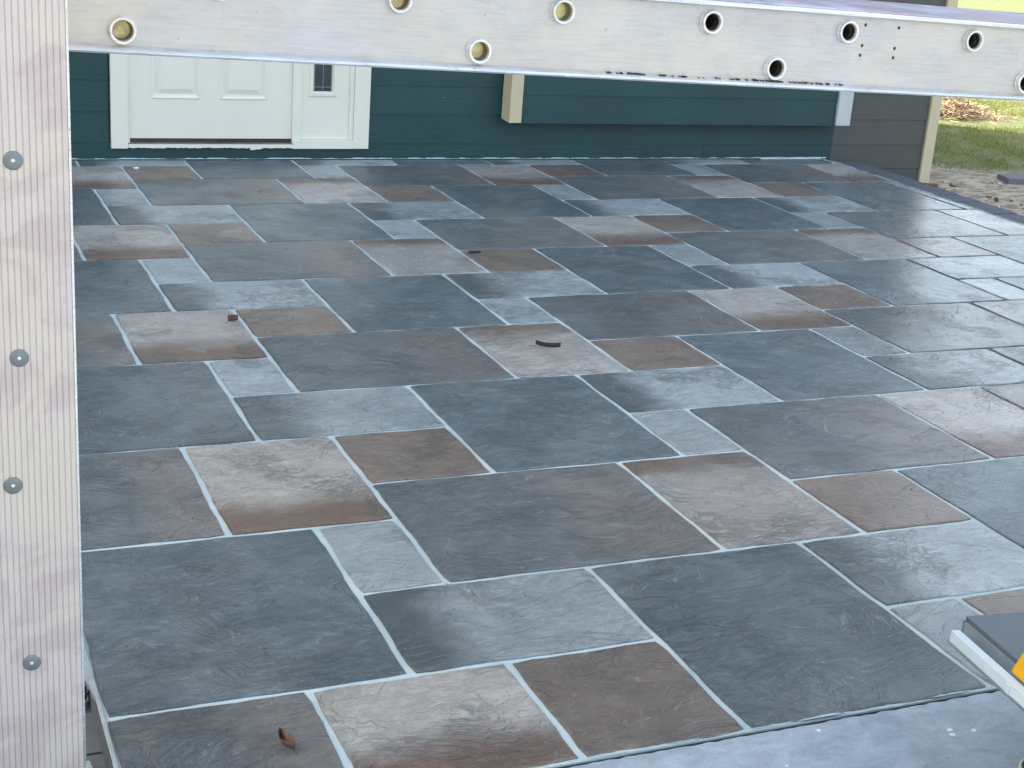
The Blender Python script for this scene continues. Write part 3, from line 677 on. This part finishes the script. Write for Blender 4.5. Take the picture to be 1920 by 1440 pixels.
M_lb = plain('leaf_brown', lin(106, 72, 58), .6, var=.4, scale=60, bump=.5); M_lr = plain('leaf_red', lin(112, 70, 52), .6, var=.35, scale=60, bump=.5); M_ld = plain('leaf_dark', lin(56, 44, 38), .7, var=.3, scale=60)
leaf('dry_leaf', 'curled brown dry leaf on the front left slate slab', .403, 1.503, .055, .034, math.radians(107), .5, M_lb, .0, seed=2)
leaf('dry_leaf', 'small red brown leaf at the corner of a buff slab in the middle left', .719, 3.247, .040, .034, .3, .6, M_lr, .001, 1, 3)
leaf('dry_leaf', 'long dark rolled leaf lying on a buff slab in the middle of the patio', 1.381, 2.932, .090, .016, math.radians(-28), 1.0, M_ld, .001, .8, 4)
leaf('dry_leaf', 'thin dark leaf on a brown slab toward the wall', 1.535, 3.80, .06, .014, .1, .7, M_ld, .001, 0, 5)
leaf('dry_leaf', 'brown leaf scrap in the gap beside the left patio edge', .197, 1.765, .05, .03, 1.2, .8, M_lb, -.062 * K, 1, 6)
M_chip = plain('plaster_chip', lin(225, 232, 235), .7)
def chip(label, x, y, r, z, seed, mat=M_chip, h=.003, name='plaster_chip', cat='chip', group=None):
    rr = random.Random(seed); n = 9; vs = []; 
    for k in range(n):
        a = 6.283 * k / n; q = r * rr.uniform(.6, 1.1); vs.append((q * math.cos(a), q * .7 * math.sin(a), 0))
    vs += [(v[0] * .7, v[1] * .7, h) for v in vs]
    o = MB().add(vs, [(i, (i + 1) % n, n + (i + 1) % n, n + i) for i in range(n)] + [tuple(range(n, 2 * n))]).build(name, mat)
    o.location = (x * K, y * K, z); return tag(o, label, cat, group)
chip('white plaster chip on the brown slab by the wall below the door', .787, 5.085, .022, .0005, 1, h=.004)
for i, (x, y, r, lb) in enumerate(((1.240, 1.303, .0085, 'upper left of three white specks on the concrete beside the table saw'), (1.235, 1.292, .0085, 'lower of three white specks on the concrete beside the table saw'), (1.270, 1.293, .0080, 'rightmost of three white specks on the concrete beside the table saw'))):
    chip(lb, x, y, r, -.0025 * K, 10 + i, h=.0015, group='white specks beside the table saw')
chip('lone white speck on the concrete just in front of the patio edge', 1.067, 1.351, .0065, -.0025 * K, 15, h=.0015)
chip('white speck on the concrete near the bottom edge of the view', .981, 1.292, .0045, -.0025 * K, 16, h=.0015)

# grit and crumbs gathered along the joints
gm_ = MB(); rr = random.Random(77)
for k in range(420):
    if k % 3: x = rr.choice([X(i) for i in range(0, 24)]) + rr.gauss(0, .008); y = rr.uniform(1.4, 5.2)
    else: x = rr.uniform(.25, 3.6); y = rr.choice(YL[1:19]) + rr.gauss(0, .008)
    if not (PX0 < x < PX1 and 1.38 < y < 5.2): continue
    q = rr.uniform(.0008, .0024); c = (x * K, y * K)
    gm_.add([(c[0] + q * math.cos(a_) * rr.uniform(.6, 1.2), c[1] + q * math.sin(a_) * rr.uniform(.6, 1.2), .0003) for a_ in (0, 1.5, 3.1, 4.6)] + [(c[0], c[1], .0008 + q)], [(0, 1, 4), (1, 2, 4), (2, 3, 4), (3, 0, 4)], k % 2)
go_ = gm_.build('grit', [plain('grit_dark', lin(66, 58, 50), .9), plain('grit_pale', lin(190, 194, 192), .8)], fix=False); go_['kind'] = 'stuff'; go_['label'] = 'fine grit and mortar crumbs scattered along the patio joints'; go_['category'] = 'grit'

# rubble line beside the kerb
def bank_z(x): return -.045 - .072 * min(1, max(0, (x - 3.848) / .36)) ** .7 if x < 4.2 else -.112
rub = MB(); rr = random.Random(12)
M_rub = [plain('rub_tan', lin(196, 182, 158), .9, var=.2), plain('rub_brown', lin(112, 78, 56), .9, var=.3), plain('rub_grey', lin(160, 162, 160), .9), plain('rub_pale', lin(205, 198, 184), .8), plain('rub_dark', lin(74, 64, 54), .95)]
for k in range(1100):
    y = rr.uniform(3.4, 5.25); x = 3.86 + abs(rr.gauss(0, .14)) + (.05 if y > 4.9 else 0)
    if k % 4 == 0: x = rr.uniform(3.9, 4.9)
    sx, sy, sz = rr.uniform(.006, .040), rr.uniform(.004, .015), rr.uniform(.003, .011)
    if k % 4 == 0: sx *= .5; sz *= .5
    a = rr.uniform(0, 3.14); tl = rr.uniform(-.4, .4); mi = rr.choice((0, 0, 1, 1, 2, 3, 4, 4))
    c = Vector((x * K, y * K, bank_z(x) * K + rr.uniform(.004, .016))); Rm = Matrix.Rotation(a, 3, 'Z') @ Matrix.Rotation(tl, 3, 'Y')
    v = [c + Rm @ Vector((ix * sx * rr.uniform(.7, 1.1), iy * sy * rr.uniform(.7, 1.1), iz * sz * rr.uniform(.7, 1.1))) for iz in (-1, 1) for iy in (-1, 1) for ix in (-1, 1)]
    rub.add(v, [(0, 2, 3, 1), (4, 5, 7, 6), (0, 1, 5, 4), (2, 6, 7, 3), (0, 4, 6, 2), (1, 3, 7, 5)], mi)
ro_ = rub.build('rubble_chips', M_rub, fix=False); ro_['kind'] = 'stuff'; ro_['label'] = 'chips of bark, stone and mortar strewn along the outer side of the kerb'; ro_['category'] = 'rubble'
# dirt bank meeting the kerb
bank = MB(); n = 90; vs = []; fs = []
for i in range(n + 1):
    y = -.4 + 5.6 * i / n
    for j in range(7):
        t = j / 6; vs.append(U(3.848 + .36 * t, y, (-.045 - .072 * t ** .7) + rr.uniform(-.004, .004) - (.012 if j == 6 else 0)))
for i in range(n):
    for j in range(6): a = i * 7 + j; fs.append((a, a + 1, a + 8, a + 7))
bk = bank.add(vs, fs).build('dirt_bank', ground.data.materials[0], smooth=True, fix=False); bk['kind'] = 'structure'
chip('brown clod of bark on the dirt beside the kerb', 4.03, 4.92, .06, -.125, 21, M_rub[1], .05, 'bark_clod', 'bark')
chip('small white scrap beside the kerb', 3.90, 4.58, .028, -.085, 22, M_chip, .012, 'white_scrap', 'scrap')
o = MB().box(-.05, .05, -.004, .004, 0, .006).build('white_stick', M_chip); o.location = U(4.17, 4.66, -.098); o.rotation_euler = (0, -.12, .95); tag(o, 'short white stick lying on the dirt right of the kerb', 'stick')
o = MB().box(-.12, .12, -.09, .09, 0, .05).build('paver_block', [plain('block_grey', lin(112, 112, 116), .85)], bevel=.006); o.location = U(4.77, 5.24, -.118); o.rotation_euler = (0, 0, -.25); tag(o, 'loose grey paver block on the dirt at the right edge', 'paver')
# brush pile on the sunlit lawn
bp = empty('brush_pile', 'low pile of dry reddish brush lying on the sunlit lawn', 'brush pile', U(5.93, 7.20, -.11))
for nm, mt, cnt, sd_ in (('twigs', plain('twig_red', lin(128, 100, 84), .8, var=.4), 600, 1), ('straw', plain('straw_pale', lin(205, 180, 140), .8, var=.3), 500, 2)):
    m = MB(); rr = random.Random(sd_)
    for k in range(cnt):
        px, py = rr.gauss(0, .15) * K, rr.gauss(0, .12) * K; hh = max(0, .14 * math.exp(-(px / K / .3) ** 2 - (py / K / .2) ** 2) * rr.random()) + .01
        L = rr.uniform(.04, .20); a = rr.uniform(0, 6.28); e_ = rr.gauss(0, .35); d = Vector((math.cos(a) * math.cos(e_), math.sin(a) * math.cos(e_), math.sin(e_))) * L / 2
        s_ = Vector((-math.sin(a), math.cos(a), 0)) * rr.uniform(.002, .006); u_ = Vector((0, 0, rr.uniform(.002, .005))); c = Vector((px, py, hh))
        m.add([c - d - s_, c - d + s_, c - d + u_, c + d - s_, c + d + s_, c + d + u_], [(0, 1, 2), (3, 5, 4), (0, 3, 4, 1), (1, 4, 5, 2), (2, 5, 3, 0)])
    t_ = m.build(nm, mt, bp, fix=False); t_['kind'] = 'stuff'

# tape measure body: disc tilted toward the viewer
tm = MB().lathe([(0, 0), (.030, 0), (.034, -.004), (.036, -.010)], (0, 0, 0), 'z', 36)
ax = 0.0
body = MB().lathe([(0, .0315), (.0250, .0315), (.0270, .0305), (.0272, .0), (0, 0)], (0, 0, 0), 'z', 40).build('case', M_blk, tape, smooth=True)
rim = MB().lathe([(.0272, .004), (.0292, .006), (.0300, .016), (.0298, .028), (.0288, .0325), (.0272, .0325), (.0268, .030)], (0, 0, 0), 'z', 40).build('rim', plain('cream_plastic', lin(232, 224, 196), .4, var=.03), tape, smooth=True)
gl = MB(); M_crm = plain('cream_print', lin(228, 220, 192), .5, var=.03)
def bar(x0, y0, x1, y1, w):
    d = Vector((x1 - x0, y1 - y0, 0)); n_ = Vector((-d.y, d.x, 0)).normalized() * w / 2; a, b = Vector((x0, y0, .0317)), Vector((x1, y1, .0317))
    vs = [a - n_, b - n_, b + n_, a + n_]; gl.add(vs + [v + Vector((0, 0, .0006)) for v in vs], [(4, 5, 6, 7), (0, 1, 5, 4), (1, 2, 6, 5), (2, 3, 7, 6), (3, 0, 4, 7)])
bar(-.019, .006, -.006, .012, .004); bar(-.018, .007, -.019, -.012, .004); bar(-.010, .008, -.004, -.010, .003)
gl.build('printed_mark', M_crm, tape)
tape.rotation_euler = (0, 0, math.radians(-24)); tape.scale = (1.5, 1.5, .8)
